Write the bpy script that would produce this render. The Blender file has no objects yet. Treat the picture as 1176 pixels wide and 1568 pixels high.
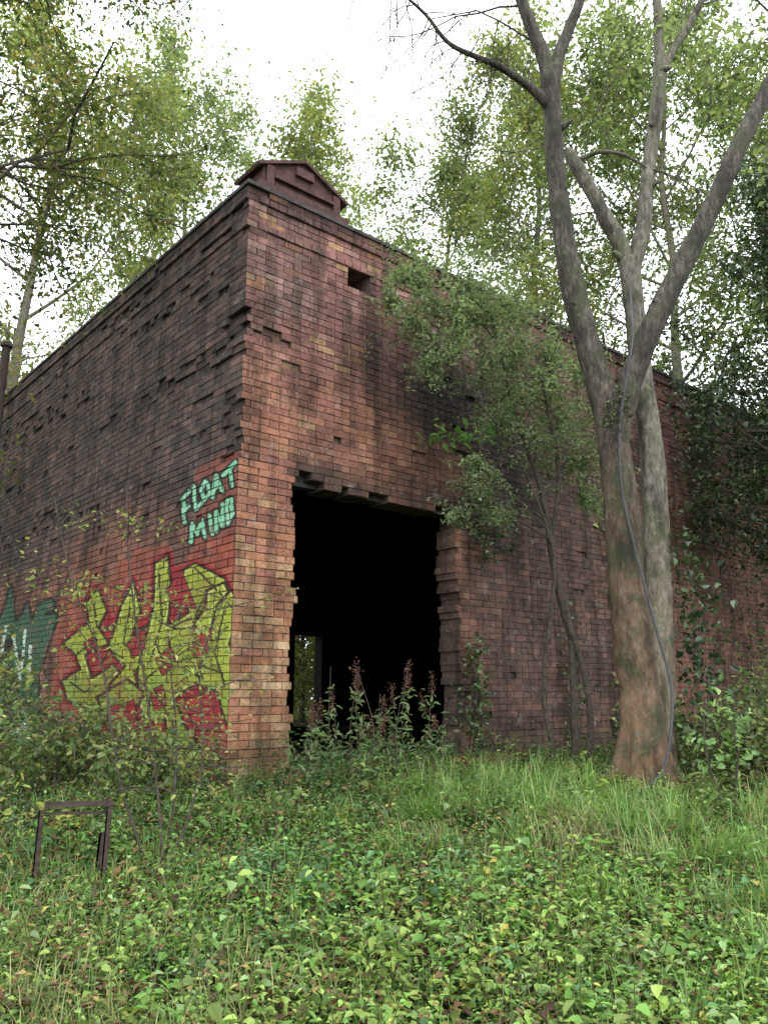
import bpy, math, numpy as np
from mathutils import Vector
CX,CY=-1.3875,7.5
dR=np.array([.758,.652,0.]); dR/=np.linalg.norm(dR)
dL=np.array([-dR[1],dR[0],0.])
C0=np.array([CX,CY,0.])
ZT=6.67; Z0=.595
def W(r,l,z): return C0+dR*r+dL*l+np.array([0,0,z])

def sn(x,y,s=0):
    x=np.asarray(x,float);y=np.asarray(y,float)
    g=np.random.default_rng(1000+s);o=0;a=1.;tot=0
    for k in range(4):
        for j in range(3):
            th=g.uniform(0,6.28);f=(1.0*1.9**k)*g.uniform(.7,1.3)
            o=o+a*np.sin((x*math.cos(th)+y*math.sin(th))*f+g.uniform(0,6.28)+1.3*np.sin(y*f*.6+g.uniform(0,6)))
        tot+=a*1.6;a*=.6
    return o/tot
def sstep(x):
    x=np.clip(x,0,1);return x*x*(3-2*x)
def ground(x,y):
    b=.82*sstep((y+1.0)/8.6*.85+.08)/sstep(.93)
    b=np.clip(b,0,.84)
    return b-.02+.035*sn(x*1.1,y*1.1,3)*np.clip(y,0,1)

# ---------------------------------------------------------------- materials
def newmat(name):
    m=bpy.data.materials.new(name);m.use_nodes=True
    nt=m.node_tree;nt.nodes.clear()
    out=nt.nodes.new('ShaderNodeOutputMaterial')
    return m,nt,out
def coords(nt,scale=(1,1,1)):
    tc=nt.nodes.new('ShaderNodeTexCoord');mp=nt.nodes.new('ShaderNodeMapping')
    mp.inputs['Scale'].default_value=scale
    nt.links.new(tc.outputs['Object'],mp.inputs['Vector']);return mp.outputs['Vector']
def noise(nt,vec,scale,detail=6,rough=.6):
    n=nt.nodes.new('ShaderNodeTexNoise');n.inputs['Scale'].default_value=scale
    n.inputs['Detail'].default_value=detail;n.inputs['Roughness'].default_value=rough
    nt.links.new(vec,n.inputs['Vector']);return n.outputs['Fac']
def ramp(nt,fac,stops):
    r=nt.nodes.new('ShaderNodeValToRGB');e=r.color_ramp.elements
    while len(e)<len(stops): e.new(.5)
    for i,(p,c) in enumerate(stops):
        e[i].position=p;e[i].color=(c[0],c[1],c[2],1)
    nt.links.new(fac,r.inputs['Fac']);return r.outputs['Color']
def mix(nt,a,b,fac,mode='MIX'):
    m=nt.nodes.new('ShaderNodeMixRGB');m.blend_type=mode
    for s,i in ((a,1),(b,2),(fac,0)):
        if hasattr(s,'links'): nt.links.new(s,m.inputs[i])
        elif i==0: m.inputs[0].default_value=s
        else: m.inputs[i].default_value=(s[0],s[1],s[2],1)
    return m.outputs[0]
def math_(nt,op,a,b=0.):
    m=nt.nodes.new('ShaderNodeMath');m.operation=op
    for s,i in ((a,0),(b,1)):
        if hasattr(s,'links'): nt.links.new(s,m.inputs[i])
        else: m.inputs[i].default_value=s
    return m.outputs[0]
def finish(nt,out,col,rough=.9,bump=None,bs=.3,bd=.01,spec=.3,metal=0.):
    p=nt.nodes.new('ShaderNodeBsdfPrincipled')
    if hasattr(col,'links'): nt.links.new(col,p.inputs['Base Color'])
    else: p.inputs['Base Color'].default_value=(*col,1)
    p.inputs['Roughness'].default_value=rough
    p.inputs['Specular IOR Level'].default_value=spec;p.inputs['Metallic'].default_value=metal
    if bump is not None:
        b=nt.nodes.new('ShaderNodeBump');b.inputs['Strength'].default_value=bs;b.inputs['Distance'].default_value=bd
        nt.links.new(bump,b.inputs['Height']);nt.links.new(b.outputs[0],p.inputs['Normal'])
    nt.links.new(p.outputs[0],out.inputs[0]);return p

def brick_mat():
    m,nt,out=newmat('weathered_brick')
    at=nt.nodes.new('ShaderNodeAttribute');at.attribute_name='Col'
    v=coords(nt);vs=coords(nt,(1,1,.12))
    n1=noise(nt,v,34,4,.72);n2=noise(nt,v,2.3,6,.7)
    f=ramp(nt,n1,[(.28,(.5,.48,.47)),(.5,(1,1,1)),(.75,(1.45,1.43,1.4))])
    g=ramp(nt,n2,[(.34,(.42,.42,.42)),(.48,(.95,.95,.95)),(.66,(1.35,1.33,1.3))])
    c=mix(nt,at.outputs['Color'],f,.85,'MULTIPLY')
    c=mix(nt,c,g,.9,'MULTIPLY')
    st=ramp(nt,noise(nt,vs,4.5,4,.65),[(.38,(.36,.38,.36)),(.52,(1,1,1))])
    c=mix(nt,c,st,.8,'MULTIPLY')
    n4=noise(nt,v,6,7,.8)
    sp=ramp(nt,n4,[(.57,(0,0,0)),(.68,(.5,.5,.5))])
    c=mix(nt,c,(.31,.285,.255),sp,'MIX')
    gm=ramp(nt,n4,[(.34,(.6,.6,.6)),(.46,(0,0,0))])
    c=mix(nt,c,(.045,.052,.03),gm,'MIX')
    c2=mix(nt,at.outputs['Color'],f,.5,'MULTIPLY')
    c=mix(nt,c,c2,math_(nt,'MULTIPLY',at.outputs['Alpha'],.88))
    finish(nt,out,c,.85,n1,.9,.012,.3);return m
def plain_mat(name,c1,c2,scale=6,rough=.9,bs=.5,bd=.01,stretch=(1,1,1),metal=0.,spec=.3):
    m,nt,out=newmat(name);v=coords(nt,stretch)
    n=noise(nt,v,scale,6,.65);n2=noise(nt,v,scale*6,3,.6)
    c=ramp(nt,n,[(.32,c1),(.68,c2)])
    c=mix(nt,c,ramp(nt,n2,[(.3,(.6,.6,.6)),(.7,(1.25,1.25,1.25))]),.8,'MULTIPLY')
    finish(nt,out,c,rough,math_(nt,'ADD',n,math_(nt,'MULTIPLY',n2,.4)),bs,bd,spec,metal);return m
def bark_mat(name,dark,mid,light,moss,warm,zlo,zhi):
    m,nt,out=newmat(name)
    v=coords(nt,(1,1,.3));v2=coords(nt)
    n=noise(nt,v,30,6,.72);n2=noise(nt,v2,3.5,7,.72);n3=noise(nt,v2,14,6,.7)
    c=ramp(nt,n,[(.34,dark),(.5,mid),(.66,light)])
    sx=nt.nodes.new('ShaderNodeSeparateXYZ');tc=nt.nodes.new('ShaderNodeTexCoord')
    nt.links.new(tc.outputs['Object'],sx.inputs[0])
    mr=nt.nodes.new('ShaderNodeMapRange');mr.inputs['From Min'].default_value=zlo;mr.inputs['From Max'].default_value=zhi
    mr.inputs['To Min'].default_value=1;mr.inputs['To Max'].default_value=0
    nt.links.new(sx.outputs['Z'],mr.inputs['Value'])
    c=mix(nt,c,mix(nt,c,warm,.65),math_(nt,'MULTIPLY',mr.outputs[0],.85))
    msk=ramp(nt,n2,[(.49,(0,0,0)),(.58,(.85,.85,.85))])
    c=mix(nt,c,moss,msk)
    lich=ramp(nt,n3,[(.58,(0,0,0)),(.64,(.5,.5,.5))])
    c=mix(nt,c,(light[0]*1.2,light[1]*1.28,light[2]*1.15),lich)
    bl=ramp(nt,noise(nt,v,5,5,.7),[(.40,(.30,.28,.27)),(.54,(1,1,1))])
    c=mix(nt,c,bl,.85,'MULTIPLY')
    finish(nt,out,c,.8,math_(nt,'ADD',n,math_(nt,'MULTIPLY',n3,.6)),.8,.018,.35);return m
def leaf_mat(name,trans=.4,gloss=False,rough=.45,spec=.35):
    m,nt,out=newmat(name)
    at=nt.nodes.new('ShaderNodeAttribute');at.attribute_name='Col';c=at.outputs['Color']
    if gloss:
        p=nt.nodes.new('ShaderNodeBsdfPrincipled');nt.links.new(c,p.inputs['Base Color'])
        p.inputs['Roughness'].default_value=rough;p.inputs['Specular IOR Level'].default_value=spec
    else:
        p=nt.nodes.new('ShaderNodeBsdfDiffuse');nt.links.new(c,p.inputs['Color'])
    t=nt.nodes.new('ShaderNodeBsdfTranslucent')
    nt.links.new(mix(nt,c,(1.35,1.45,.8),1.,'MULTIPLY'),t.inputs['Color'])
    ms=nt.nodes.new('ShaderNodeMixShader');ms.inputs[0].default_value=trans
    nt.links.new(p.outputs[0],ms.inputs[1]);nt.links.new(t.outputs[0],ms.inputs[2])
    nt.links.new(ms.outputs[0],out.inputs[0]);return m
M_brick=brick_mat()
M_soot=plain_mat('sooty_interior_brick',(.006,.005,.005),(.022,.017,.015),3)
M_conc=plain_mat('dark_coping_stone',(.03,.028,.027),(.10,.09,.085),5)
M_cap=plain_mat('red_terracotta_cap',(.045,.026,.024),(.12,.06,.052),7)
M_bark=bark_mat('sycamore_bark',(.016,.013,.011),(.062,.050,.040),(.145,.125,.10),(.042,.048,.022),(.23,.125,.06),1.,4.4)
M_bark2=bark_mat('smooth_grey_bark',(.05,.045,.036),(.14,.12,.095),(.25,.23,.19),(.09,.10,.05),(.20,.15,.09),1.,3.6)
M_twig=plain_mat('twig_bark',(.03,.025,.02),(.10,.08,.06),20)
M_ptw=plain_mat('pale_twig_bark',(.10,.09,.07),(.22,.20,.155),12)
M_leaf=leaf_mat('tree_leaf',.5)
M_herb=leaf_mat('herb_leaf',.35,True,.5,.35)
M_dark=leaf_mat('evergreen_leaf',.15,True,.38,.5)
M_litter=leaf_mat('dead_leaf',.1)
M_iron=plain_mat('rusty_iron',(.025,.018,.015),(.075,.05,.042),25,.75,.5,.004)
M_cable=plain_mat('grey_cable',(.025,.025,.028),(.065,.065,.07),20,.5,.2,.002)

# ---------------------------------------------------------------- mesh builder
class MB:
    def __init__(s): s.v=[];s.f=[];s.c=[];s.n=0
    def add(s,v,f,c=(1,1,1,0)):
        v=np.asarray(v,float).reshape(-1,3);f=np.asarray(f,int).reshape(-1,4)
        c=np.asarray(c,float)
        if c.ndim==1:
            if len(c)==3:c=np.append(c,0)
            c=np.tile(c,(len(v),1))
        elif c.shape[1]==3: c=np.hstack([c,np.zeros((len(c),1))])
        s.v.append(v);s.f.append(f+s.n);s.c.append(c);s.n+=len(v)
    def build(s,name,mat,smooth=False,parent=None):
        v=np.vstack(s.v);f=np.vstack(s.f);c=np.vstack(s.c)
        me=bpy.data.meshes.new(name)
        me.vertices.add(len(v));me.vertices.foreach_set('co',v.ravel())
        me.loops.add(len(f)*4);me.loops.foreach_set('vertex_index',f.ravel())
        me.polygons.add(len(f));me.polygons.foreach_set('loop_start',np.arange(len(f))*4)
        me.update(calc_edges=True)
        a=me.color_attributes.new(name='Col',type='FLOAT_COLOR',domain='POINT')
        a.data.foreach_set('color',c.ravel())
        me.polygons.foreach_set('use_smooth',np.full(len(f),bool(smooth)))
        me.materials.append(mat)
        o=bpy.data.objects.new(name,me);bpy.context.scene.collection.objects.link(o)
        if parent: o.parent=parent
        return o
def empty(name):
    o=bpy.data.objects.new(name,None);bpy.context.scene.collection.objects.link(o);return o
BF=np.array([[0,1,2,3],[7,6,5,4],[0,4,5,1],[1,5,6,2],[2,6,7,3],[3,7,4,0]])
def frame_box(mb,r0,r1,l0,l1,z0,z1,col=(1,1,1,0)):
    vs=[W(r0,l0,z0),W(r1,l0,z0),W(r1,l1,z0),W(r0,l1,z0),W(r0,l0,z1),W(r1,l0,z1),W(r1,l1,z1),W(r0,l1,z1)]
    mb.add(vs,[[3,2,1,0],[4,5,6,7],[0,1,5,4],[1,2,6,5],[2,3,7,6],[3,0,4,7]],col)

# ---------------------------------------------------------------- graffiti artwork (drawn on a grid, laid on the gable wall)
def art_xy(t,z):
    F=6.981+.7391*t+.2215*z
    return 588+1250*(-1.3875-.652*t)/F, 784-1250*(-3.124-.1679*t+.9751*z)/F
def inpoly(x,y,P):
    P=np.array(P,float);r=np.zeros(x.shape,bool);j=len(P)-1
    for i in range(len(P)):
        xi,yi=P[i];xj,yj=P[j]
        if yi!=yj: r^=((yi>y)!=(yj>y))&(x<(xj-xi)*(y-yi)/(yj-yi)+xi)
        j=i
    return r
def sdist(x,y,P,closed=True):
    d=np.full(x.shape,1e9);n=len(P)
    for i in range(n if closed else n-1):
        x0,y0=P[i];x1,y1=P[(i+1)%n];L=(x1-x0)**2+(y1-y0)**2+1e-9
        s=np.clip(((x-x0)*(x1-x0)+(y-y0)*(y1-y0))/L,0,1)
        d=np.minimum(d,np.hypot(x-x0-s*(x1-x0),y-y0-s*(y1-y0)))
    return d
YEL=[[(97,985),(138,952),(132,925),(150,900),(166,935),(152,962),(168,985),(132,1003),(142,1038),(175,1018),(192,1040),(152,1068),(166,1098),(140,1142),(124,1120),(134,1085),(104,1072),(95,1042),(124,1025),(116,1002)],
[(168,990),(186,930),(206,888),(217,935),(202,975),(226,958),(237,1000),(206,1028),(216,1060),(180,1076),(168,1050),(194,1020),(178,1008)],
[(212,1030),(236,930),(238,862),(259,850),(264,905),(257,958),(292,938),(276,905),(284,872),(300,862),(345,886),(362,915),(367,940),(352,985),(362,1010),(352,1070),(362,1122),(345,1104),(335,1060),(300,1046),(268,1072),(284,1110),(303,1138),(316,1175),(290,1178),(262,1165),(254,1100),(225,1108),(214,1075)],
[(150,1068),(196,1040),(222,1062),(208,1085),(214,1120),(195,1135),(192,1098),(168,1108)],
[(318,905),(345,892),(352,905),(330,930),(326,960),(306,985),(298,955),(316,930)]]
CRIM=[[(256,905),(279,874),(301,932),(270,926)],[(285,1070),(322,1060),(332,1110),(302,1126)],[(164,1086),(206,1072),(212,1118),(172,1132)],[(300,975),(326,962),(318,1002),(296,1006)],[(196,985),(222,965),(226,990),(204,1008)],[(240,1010),(262,990),(272,1012),(250,1034)],[(130,985),(146,975),(150,990),(136,998)],[(232,1060),(250,1050),(256,1080),(238,1090)]]
INNER=[[(120,1000),(150,980)],[(145,925),(150,960)],[(200,930),(190,985),(206,1000)],[(245,880),(250,950),(232,1010)],[(262,960),(300,945),(320,905)],[(345,935),(330,1000),(345,1050)],[(270,1050),(310,1020),(340,1030)],[(240,1060),(262,1100),(280,1150)],[(225,1040),(262,1010),(286,1014)],[(300,870),(335,905),(356,930)],[(110,1045),(130,1060),(150,1050)],[(240,985),(256,1030)],[(262,1085),(275,1080)],[(350,960),(322,985)],[(300,1000),(312,1040)],[(210,1035),(232,1060),(228,1095)],[(176,1000),(190,1008)]]
GRN=[[(0,950),(10,930),(18,898),(24,955),(36,942),(44,922),(48,958),(62,925),(82,918),(88,945),(76,985),(58,1035),(62,1120),(56,1180),(34,1195),(20,1150),(0,1120),(-40,1130),(-50,950),(-20,920)]]
WHT=[[(22,975),(32,1040)],[(40,965),(34,1030)],[(8,1010),(-10,1060)],[(26,1120),(48,1100)],[(34,1150),(50,1140)],[(10,960),(4,1000)],[(48,990),(46,1035)],[(-20,980),(-30,1060)]]
TXT=[[(279,768),(284,800)],[(279,767),(292,752)],[(283,782),(290,774)],[(298,745),(301,780),(310,771)],[(316,737),(309,750),(314,766),(322,756),(320,741),(316,737)],[(327,762),(332,728),(341,752)],[(329,748),(337,743)],[(342,728),(362,708)],[(353,718),(356,744)],
[(293,830),(295,802),(303,818),(310,796),(315,822)],[(323,790),(326,818)],[(333,814),(332,783),(342,806),(342,772)],[(349,766),(350,802),(357,786),(356,764),(349,766)]]
def graffiti(t,z):
    x,y=art_xy(t,z)
    x=x+.8*sn(t*9,z*9,21);y=y+.8*sn(t*9,z*9,22)
    c=np.zeros(x.shape+(3,));a=np.zeros(x.shape)
    def put(m,col,al=1.):
        c[m]=col;a[m]=al
    d=np.full(x.shape,1e9);ins=np.zeros(x.shape,bool)
    for P in YEL: d=np.minimum(d,sdist(x,y,P));ins|=inpoly(x,y,P)
    halo=(d<26+18*sn(t*3,z*3,5))|ins
    put(halo&(y<1165),(.34,.065,.035),.5)
    dt=np.full(x.shape,1e9)
    for P in TXT: dt=np.minimum(dt,sdist(x,y,P,False))
    put((dt<24+8*sn(t*4,z*4,8))&(x>300)&(y>690),(.28,.055,.035),.45)
    put((x>318+10*sn(t*2,z*2,6))&(y>820)&(y<880),(.38,.06,.03),.55)
    for k in range(1,15,2):
        for P in YEL: put(inpoly(x-k*1.2+3,y-k*1.4,P),(.23,.012,.02),1)
    put((d<6)&~ins,(.27,.014,.022),1)
    for P in CRIM[:5]: put(inpoly(x,y,P)|(sdist(x,y,P)<8),(.23,.012,.02),1)
    for P in YEL:
        dd=sdist(x,y,P);ip=inpoly(x,y,P)
        put((dd<2.8)&~ip,(.04,.006,.006),1)
        put(ip,(.29,.34,.04),1)
        put(ip&(y>1040+12*sn(t*3,z*3,9)),(.20,.28,.045),1)
        put(ip&(sn(t*2.5,z*2.5,19)>.45),(.23,.24,.035),1)
        put(ip&(dd<1.9),(.03,.03,.008),1)
        put(ip&(dd>2.8)&(dd<5.0)&(sn(t*3,z*3,17)>.0),(.44,.51,.13),1)
    for P in CRIM:
        put(sdist(x,y,P)<1.8,(.03,.010,.008),1)
        put(inpoly(x,y,P),(.27,.02,.027),1)
    for P in INNER: put((sdist(x,y,P,False)<1.7)&ins,(.03,.035,.010),1)
    for P in GRN:
        dd=sdist(x,y,P);ip=inpoly(x,y,P)
        put(dd<4,(.012,.014,.012),1);put(ip,(.03,.10,.055),1)
        put(ip&(y>1090),(.10,.24,.08),1)
        put(ip&(sn(t*2.2,z*5,12)>.35),(.012,.02,.014),1)
    for P in WHT: put(sdist(x,y,P,False)<2.4,(.5,.6,.5),1)
    put(dt<6.2,(.010,.012,.011),1);put(dt<2.9,(.19,.47,.29),1)
    put((dt<1.1)&(sn(t*6,z*6,18)>0),(.32,.60,.42),1)
    wear=sn(t*14,z*22,14)
    a=a*np.where(wear>.64,.4,1.)*(1-.12*np.clip(sn(t*5,z*5,77),0,1))
    return c,np.clip(a*.95,0,1)

# ---------------------------------------------------------------- brick colours
def pick(rng,n,cols,w):
    w=np.array(w,float);i=rng.choice(len(cols),n,p=w/w.sum());return np.array(cols)[i]
def col_right(t,z,rng):
    n=len(t)
    pink=pick(rng,n,[(.215,.10,.09),(.24,.115,.10),(.18,.085,.078),(.27,.15,.13)],[4,4,3,1])
    oran=pick(rng,n,[(.255,.112,.072),(.23,.098,.068),(.28,.14,.088),(.195,.085,.063)],[5,4,2,2])
    buff=pick(rng,n,[(.30,.18,.10),(.28,.14,.078),(.25,.112,.062),(.34,.23,.135)],[4,4,4,1])
    dark=pick(rng,n,[(.085,.056,.050),(.11,.065,.055),(.066,.050,.046),(.135,.075,.06)],[4,4,3,2])
    f=sstep((z-4.2)/1.5+.25*sn(t*2,z*2,31))[:,None]
    c=oran*(1-f)+pink*f
    b=(sstep((3.5-z)/1.4)*sstep((1.1-t)/.5)*.85+.07*(t<3)>rng.random(n))[:,None]
    c=np.where(b,buff,c)
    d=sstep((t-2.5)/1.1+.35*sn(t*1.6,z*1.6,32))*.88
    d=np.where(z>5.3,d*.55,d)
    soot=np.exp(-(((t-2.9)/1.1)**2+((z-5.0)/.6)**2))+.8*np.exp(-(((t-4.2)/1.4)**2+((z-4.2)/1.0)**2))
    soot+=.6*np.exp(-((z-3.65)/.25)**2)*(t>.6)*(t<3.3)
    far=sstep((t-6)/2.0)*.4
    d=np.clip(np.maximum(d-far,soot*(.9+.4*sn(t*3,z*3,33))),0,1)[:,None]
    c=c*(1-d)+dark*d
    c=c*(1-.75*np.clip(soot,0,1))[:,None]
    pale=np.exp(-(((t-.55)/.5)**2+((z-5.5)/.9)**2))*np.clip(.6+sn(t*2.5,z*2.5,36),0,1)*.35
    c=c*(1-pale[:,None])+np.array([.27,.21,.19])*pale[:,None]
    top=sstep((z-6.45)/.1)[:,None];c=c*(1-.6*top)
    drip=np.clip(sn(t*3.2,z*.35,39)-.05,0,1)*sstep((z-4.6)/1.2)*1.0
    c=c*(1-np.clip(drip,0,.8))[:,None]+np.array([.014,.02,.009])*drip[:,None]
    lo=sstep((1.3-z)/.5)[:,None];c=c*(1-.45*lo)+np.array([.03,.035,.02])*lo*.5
    return c*rng.uniform(.84,1.14,n)[:,None]
def col_left(t,z,rng):
    n=len(t)
    red=pick(rng,n,[(.21,.088,.06),(.175,.074,.055),(.235,.108,.07),(.14,.064,.05)],[4,4,2,2])
    dk=pick(rng,n,[(.068,.050,.045),(.09,.06,.052),(.052,.041,.039),(.11,.068,.056)],[4,4,3,2])
    f=sstep((z-2.75)/1.0+.35*sn(t*1.2,z*1.5,41)-.35*(t<.5))*.95
    f=np.clip(f,0,1)[:,None]
    c=red*(1-f)+dk*f
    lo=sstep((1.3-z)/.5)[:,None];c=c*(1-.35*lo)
    return c*rng.uniform(.8,1.2,n)[:,None]

def brick_wall(name,org,dr,inn,length,openings,colf,parent,seed,left=False):
    rng=np.random.default_rng(seed);mb=MB()
    nc=int(round((ZT-Z0)/.075));B=[]
    for c in range(nc):
        z=Z0+c*.075;zm=z+.0375
        head=(c%4==3);u=.1125 if head else .225
        qd=.215 if c%2==0 else .103
        ts=0. if left else qd+.01
        e=[ts];x=ts+u
        if left: x=(.1125 if c%2==0 else .225)
        while x<length: e.append(x+rng.normal(0,.002));x+=u
        e.append(length)
        ops=[o for o in (f(c,zm) for f in openings) if o]
        out=0.
        if c>=nc-2: out=.03
        elif c==nc-6: out=.018
        for i in range(len(e)-1):
            a,b=e[i],e[i+1]
            if b-a<.03: continue
            parts=[(a,b)]
            for o in ops:
                q=[]
                for (s,t) in parts:
                    if o[1]<=s or o[0]>=t: q.append((s,t));continue
                    if o[0]>s+.02:q.append((s,o[0]))
                    if o[1]<t-.02:q.append((o[1],t))
                parts=q
            for (s,t) in parts:
                dj=rng.normal(0,.0022);rec=0.
                if left:
                    str_=sn(np.array(s*1.6),np.array(zm*8.0),51)
                    lim=.30 if zm>5.6 else .42
                    if 3.8<zm<6.45 and str_>lim and rng.random()<.45: rec=rng.uniform(.008,.04)
                    elif rng.random()<.014 and zm>2.8: rec=.025
                    if s<.3 and 3.75<zm<4.35 and rng.random()<.8-s*2: rec=rng.uniform(.015,.055)
                    if s<.24 and 5.02<zm<5.3: rec=rng.uniform(.02,.07)
                else:
                    if rng.random()<.010: rec=rng.uniform(.015,.05)
                    if t<.6 and 5.02<zm<5.16 : rec=rng.uniform(.02,.05)
                    if 2.3<s<5 and 3.2<zm<6 and rng.random()<.015: rec=.05
                dback=.33
                if left and s<.01: dback=qd
                B.append((s,t,z,-out+dj+rec,dback,1. if rec>0 else 0.))
    B=np.array(B);n=len(B)
    s,t,z,df,db,rc=B.T
    lf=rng.uniform(.003,.007,n)
    def boxes(t0,t1,z0,z1,d0,d1,col,jit):
        m=len(t0)
        T=np.stack([t0,t1,t1,t0,t0,t1,t1,t0],1);Z=np.stack([z0,z0,z1,z1]*2,1)
        D=np.stack([d0]*4+[d1]*4,1)
        T=T+rng.normal(0,jit,T.shape)*(np.abs(T)>1e-6);Z=Z+rng.normal(0,jit,Z.shape);
        if jit: D[:,:4]+=rng.normal(0,jit,(m,4))
        v=org+T[...,None]*dr+D[...,None]*inn+Z[...,None]*np.array([0,0,1.])
        f=BF[None]+(np.arange(m)*8)[:,None,None]
        mb.add(v.reshape(-1,3),f.reshape(-1,4),np.repeat(col,8,0))
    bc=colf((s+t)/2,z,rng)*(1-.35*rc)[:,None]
    sj=np.where(s<.01,0.,.005)
    boxes(s+sj,t-.005,z+lf,z+.0745-lf*.6,df,db,np.hstack([bc,np.zeros((n,1))]),.0018)
    mcol=np.tile(np.array([.10,.085,.07]),(n,1))*.45+bc*.38
    mcol=mcol*rng.uniform(.7,1.2,n)[:,None]
    mo=np.where(rc>0,.012,.008)+rng.uniform(0,.005,n)
    boxes(s+np.where(s<.01,.007,-.0005),t+.0005,z,z+.0755,df+mo,db-.006,np.hstack([mcol,np.zeros((n,1))]),0)
    def sheets(idx,t0,t1,z0,z1,d,col,nx,nz):
        m=len(idx);gx=np.linspace(0,1,nx+1);gz=np.linspace(0,1,nz+1)
        GX,GZ=np.meshgrid(gx,gz);GX=GX.ravel();GZ=GZ.ravel()
        T=t0[:,None]+(t1-t0)[:,None]*GX;Z=z0[:,None]+(z1-z0)[:,None]*GZ
        v=org+T[...,None]*dr+d[:,None,None]*inn+Z[...,None]*np.array([0,0,1.])
        c,a=graffiti(T,Z)
        base=np.repeat(col[:,None,:],T.shape[1],1)
        cc=base*(1-a[...,None])+c*a[...,None]
        cc=np.concatenate([cc,a[...,None]],-1)
        q=[];w=nx+1
        for j in range(nz):
            for i in range(nx): q.append([j*w+i,j*w+i+1,(j+1)*w+i+1,(j+1)*w+i])
        f=np.array(q)[None]+(np.arange(m)*w*(nz+1))[:,None,None]
        mb.add(v.reshape(-1,3),f.reshape(-1,4),cc.reshape(-1,4))
    if left:
        idx=np.where((z<4.2)&(z>.7)&(s<8.2))[0]
        sheets(idx,s[idx]+sj[idx]+.001,t[idx]-.006,z[idx]+lf[idx]+.001,z[idx]+.0735-lf[idx]*.6,df[idx]-.0062,bc[idx],16,6)
        sheets(idx,s[idx]+.007*(s[idx]<.01),t[idx],z[idx],z[idx]+.075,df[idx]+mo[idx]-.0015,mcol[idx],14,5)
        q=np.where(s<.01)[0];m=len(q)
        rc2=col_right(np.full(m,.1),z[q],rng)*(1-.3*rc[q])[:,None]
        d0=df[q];d1=db[q];za=z[q]+lf[q];zb=z[q]+.0745-lf[q]*.6
        v=np.stack([org+(-.0035)*dr+D[:,None]*inn+Z[:,None]*np.array([0,0,1.]) for D,Z in((d0,za),(d1,za),(d1,zb),(d0,zb))],1)
        mb.add(v.reshape(-1,3),np.arange(m*4).reshape(-1,4),np.repeat(rc2,4,0))
    return mb.build(name,M_brick,False,parent)

bld=empty('derelict_brick_building')
er=np.random.default_rng(5)
LJ=.675+er.normal(0,.016,120);RJ=2.97+er.normal(0,.018,120)
LJ[22:27]+=np.array([.03,.05,.07,.04,.02])-.03;LJ[10:22]-=.03;LJ[36:40]-=np.array([.02,.04,.05,.04])
RJ[28:38]-=np.array([.02,.03,.05,.04,.05,.03,.02,.02,.02,.02]);RJ[6:14]+=.04;RJ[38:40]+=.04
def door(c,z):
    if z<3.6: return (LJ[c],RJ[c])
def gap(a,b,zz):
    return lambda c,z:(a,b) if 3.6<=z<zz else None
def hole(c,z):
    if 5.97<z<6.2: return (1.30,1.62)
def vent(c,z):
    if .9<z<1.1: return (2.2,2.45)
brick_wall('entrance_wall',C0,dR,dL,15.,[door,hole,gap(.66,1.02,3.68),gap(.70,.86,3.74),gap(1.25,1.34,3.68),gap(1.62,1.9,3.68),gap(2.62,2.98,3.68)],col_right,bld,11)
brick_wall('graffiti_wall',C0,dL,dR,10.,[vent],col_left,bld,12,True)
mb=MB()
def slab_wall(mb,along,lo,hi,p0,p1,z0,z1,ops):
    ts=sorted({lo,hi,*[o[0] for o in ops],*[o[1] for o in ops]});zs=sorted({z0,z1,*[o[2] for o in ops],*[o[3] for o in ops]})
    for a,b in zip(ts,ts[1:]):
        for c,d in zip(zs,zs[1:]):
            if any(o[0]<=a and b<=o[1] and o[2]<=c and d<=o[3] for o in ops): continue
            if along=='r': frame_box(mb,a,b,p0,p1,c,d)
            else: frame_box(mb,p0,p1,a,b,c,d)
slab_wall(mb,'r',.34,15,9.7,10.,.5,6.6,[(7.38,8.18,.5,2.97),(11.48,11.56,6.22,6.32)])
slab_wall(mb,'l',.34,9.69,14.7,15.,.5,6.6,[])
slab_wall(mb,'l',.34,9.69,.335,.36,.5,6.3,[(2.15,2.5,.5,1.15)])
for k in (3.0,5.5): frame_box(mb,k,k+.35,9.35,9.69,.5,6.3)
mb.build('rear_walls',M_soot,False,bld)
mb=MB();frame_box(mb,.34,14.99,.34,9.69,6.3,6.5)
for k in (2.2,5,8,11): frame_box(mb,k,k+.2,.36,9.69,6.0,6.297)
mb.build('roof_slab',M_soot,False,bld)  # unseen flat roof, added to keep the interior dark
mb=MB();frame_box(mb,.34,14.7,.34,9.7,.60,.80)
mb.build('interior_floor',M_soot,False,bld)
mb=MB();frame_box(mb,-.05,15.03,-.05,.36,6.671,6.712);frame_box(mb,-.05,.36,.362,10.02,6.671,6.709)
frame_box(mb,.60,3.12,.15,.325,3.62,3.76)
mb.build('coping_and_lintel',M_conc,False,bld)
mb=MB()
def prism(r,zz,l0,l1,col=(1,1,1,0)):
    n=len(r);v=[W(a,l0,b) for a,b in zip(r,zz)]+[W(a,l1,b) for a,b in zip(r,zz)]
    f=[[i,(i+1)%n,(i+1)%n+n,i+n] for i in range(n)]
    if n==5: f+=[[0,1,2,4],[5,9,7,6]]
    if n==4: f+=[[0,1,2,3],[7,6,5,4]]
    mb.add(v,f,col)
    if n==5:
        m=((r[2]+r[4])/2,(zz[2]+zz[4])/2)
        for l in(l0,l1): mb.add([W(r[2],l,zz[2]),W(r[3],l,zz[3]),W(r[4],l,zz[4]),W(m[0],l,m[1])],[[0,1,2,3]],col)
frame_box(mb,.10,1.28,-.03,.52,6.715,6.79)
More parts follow.
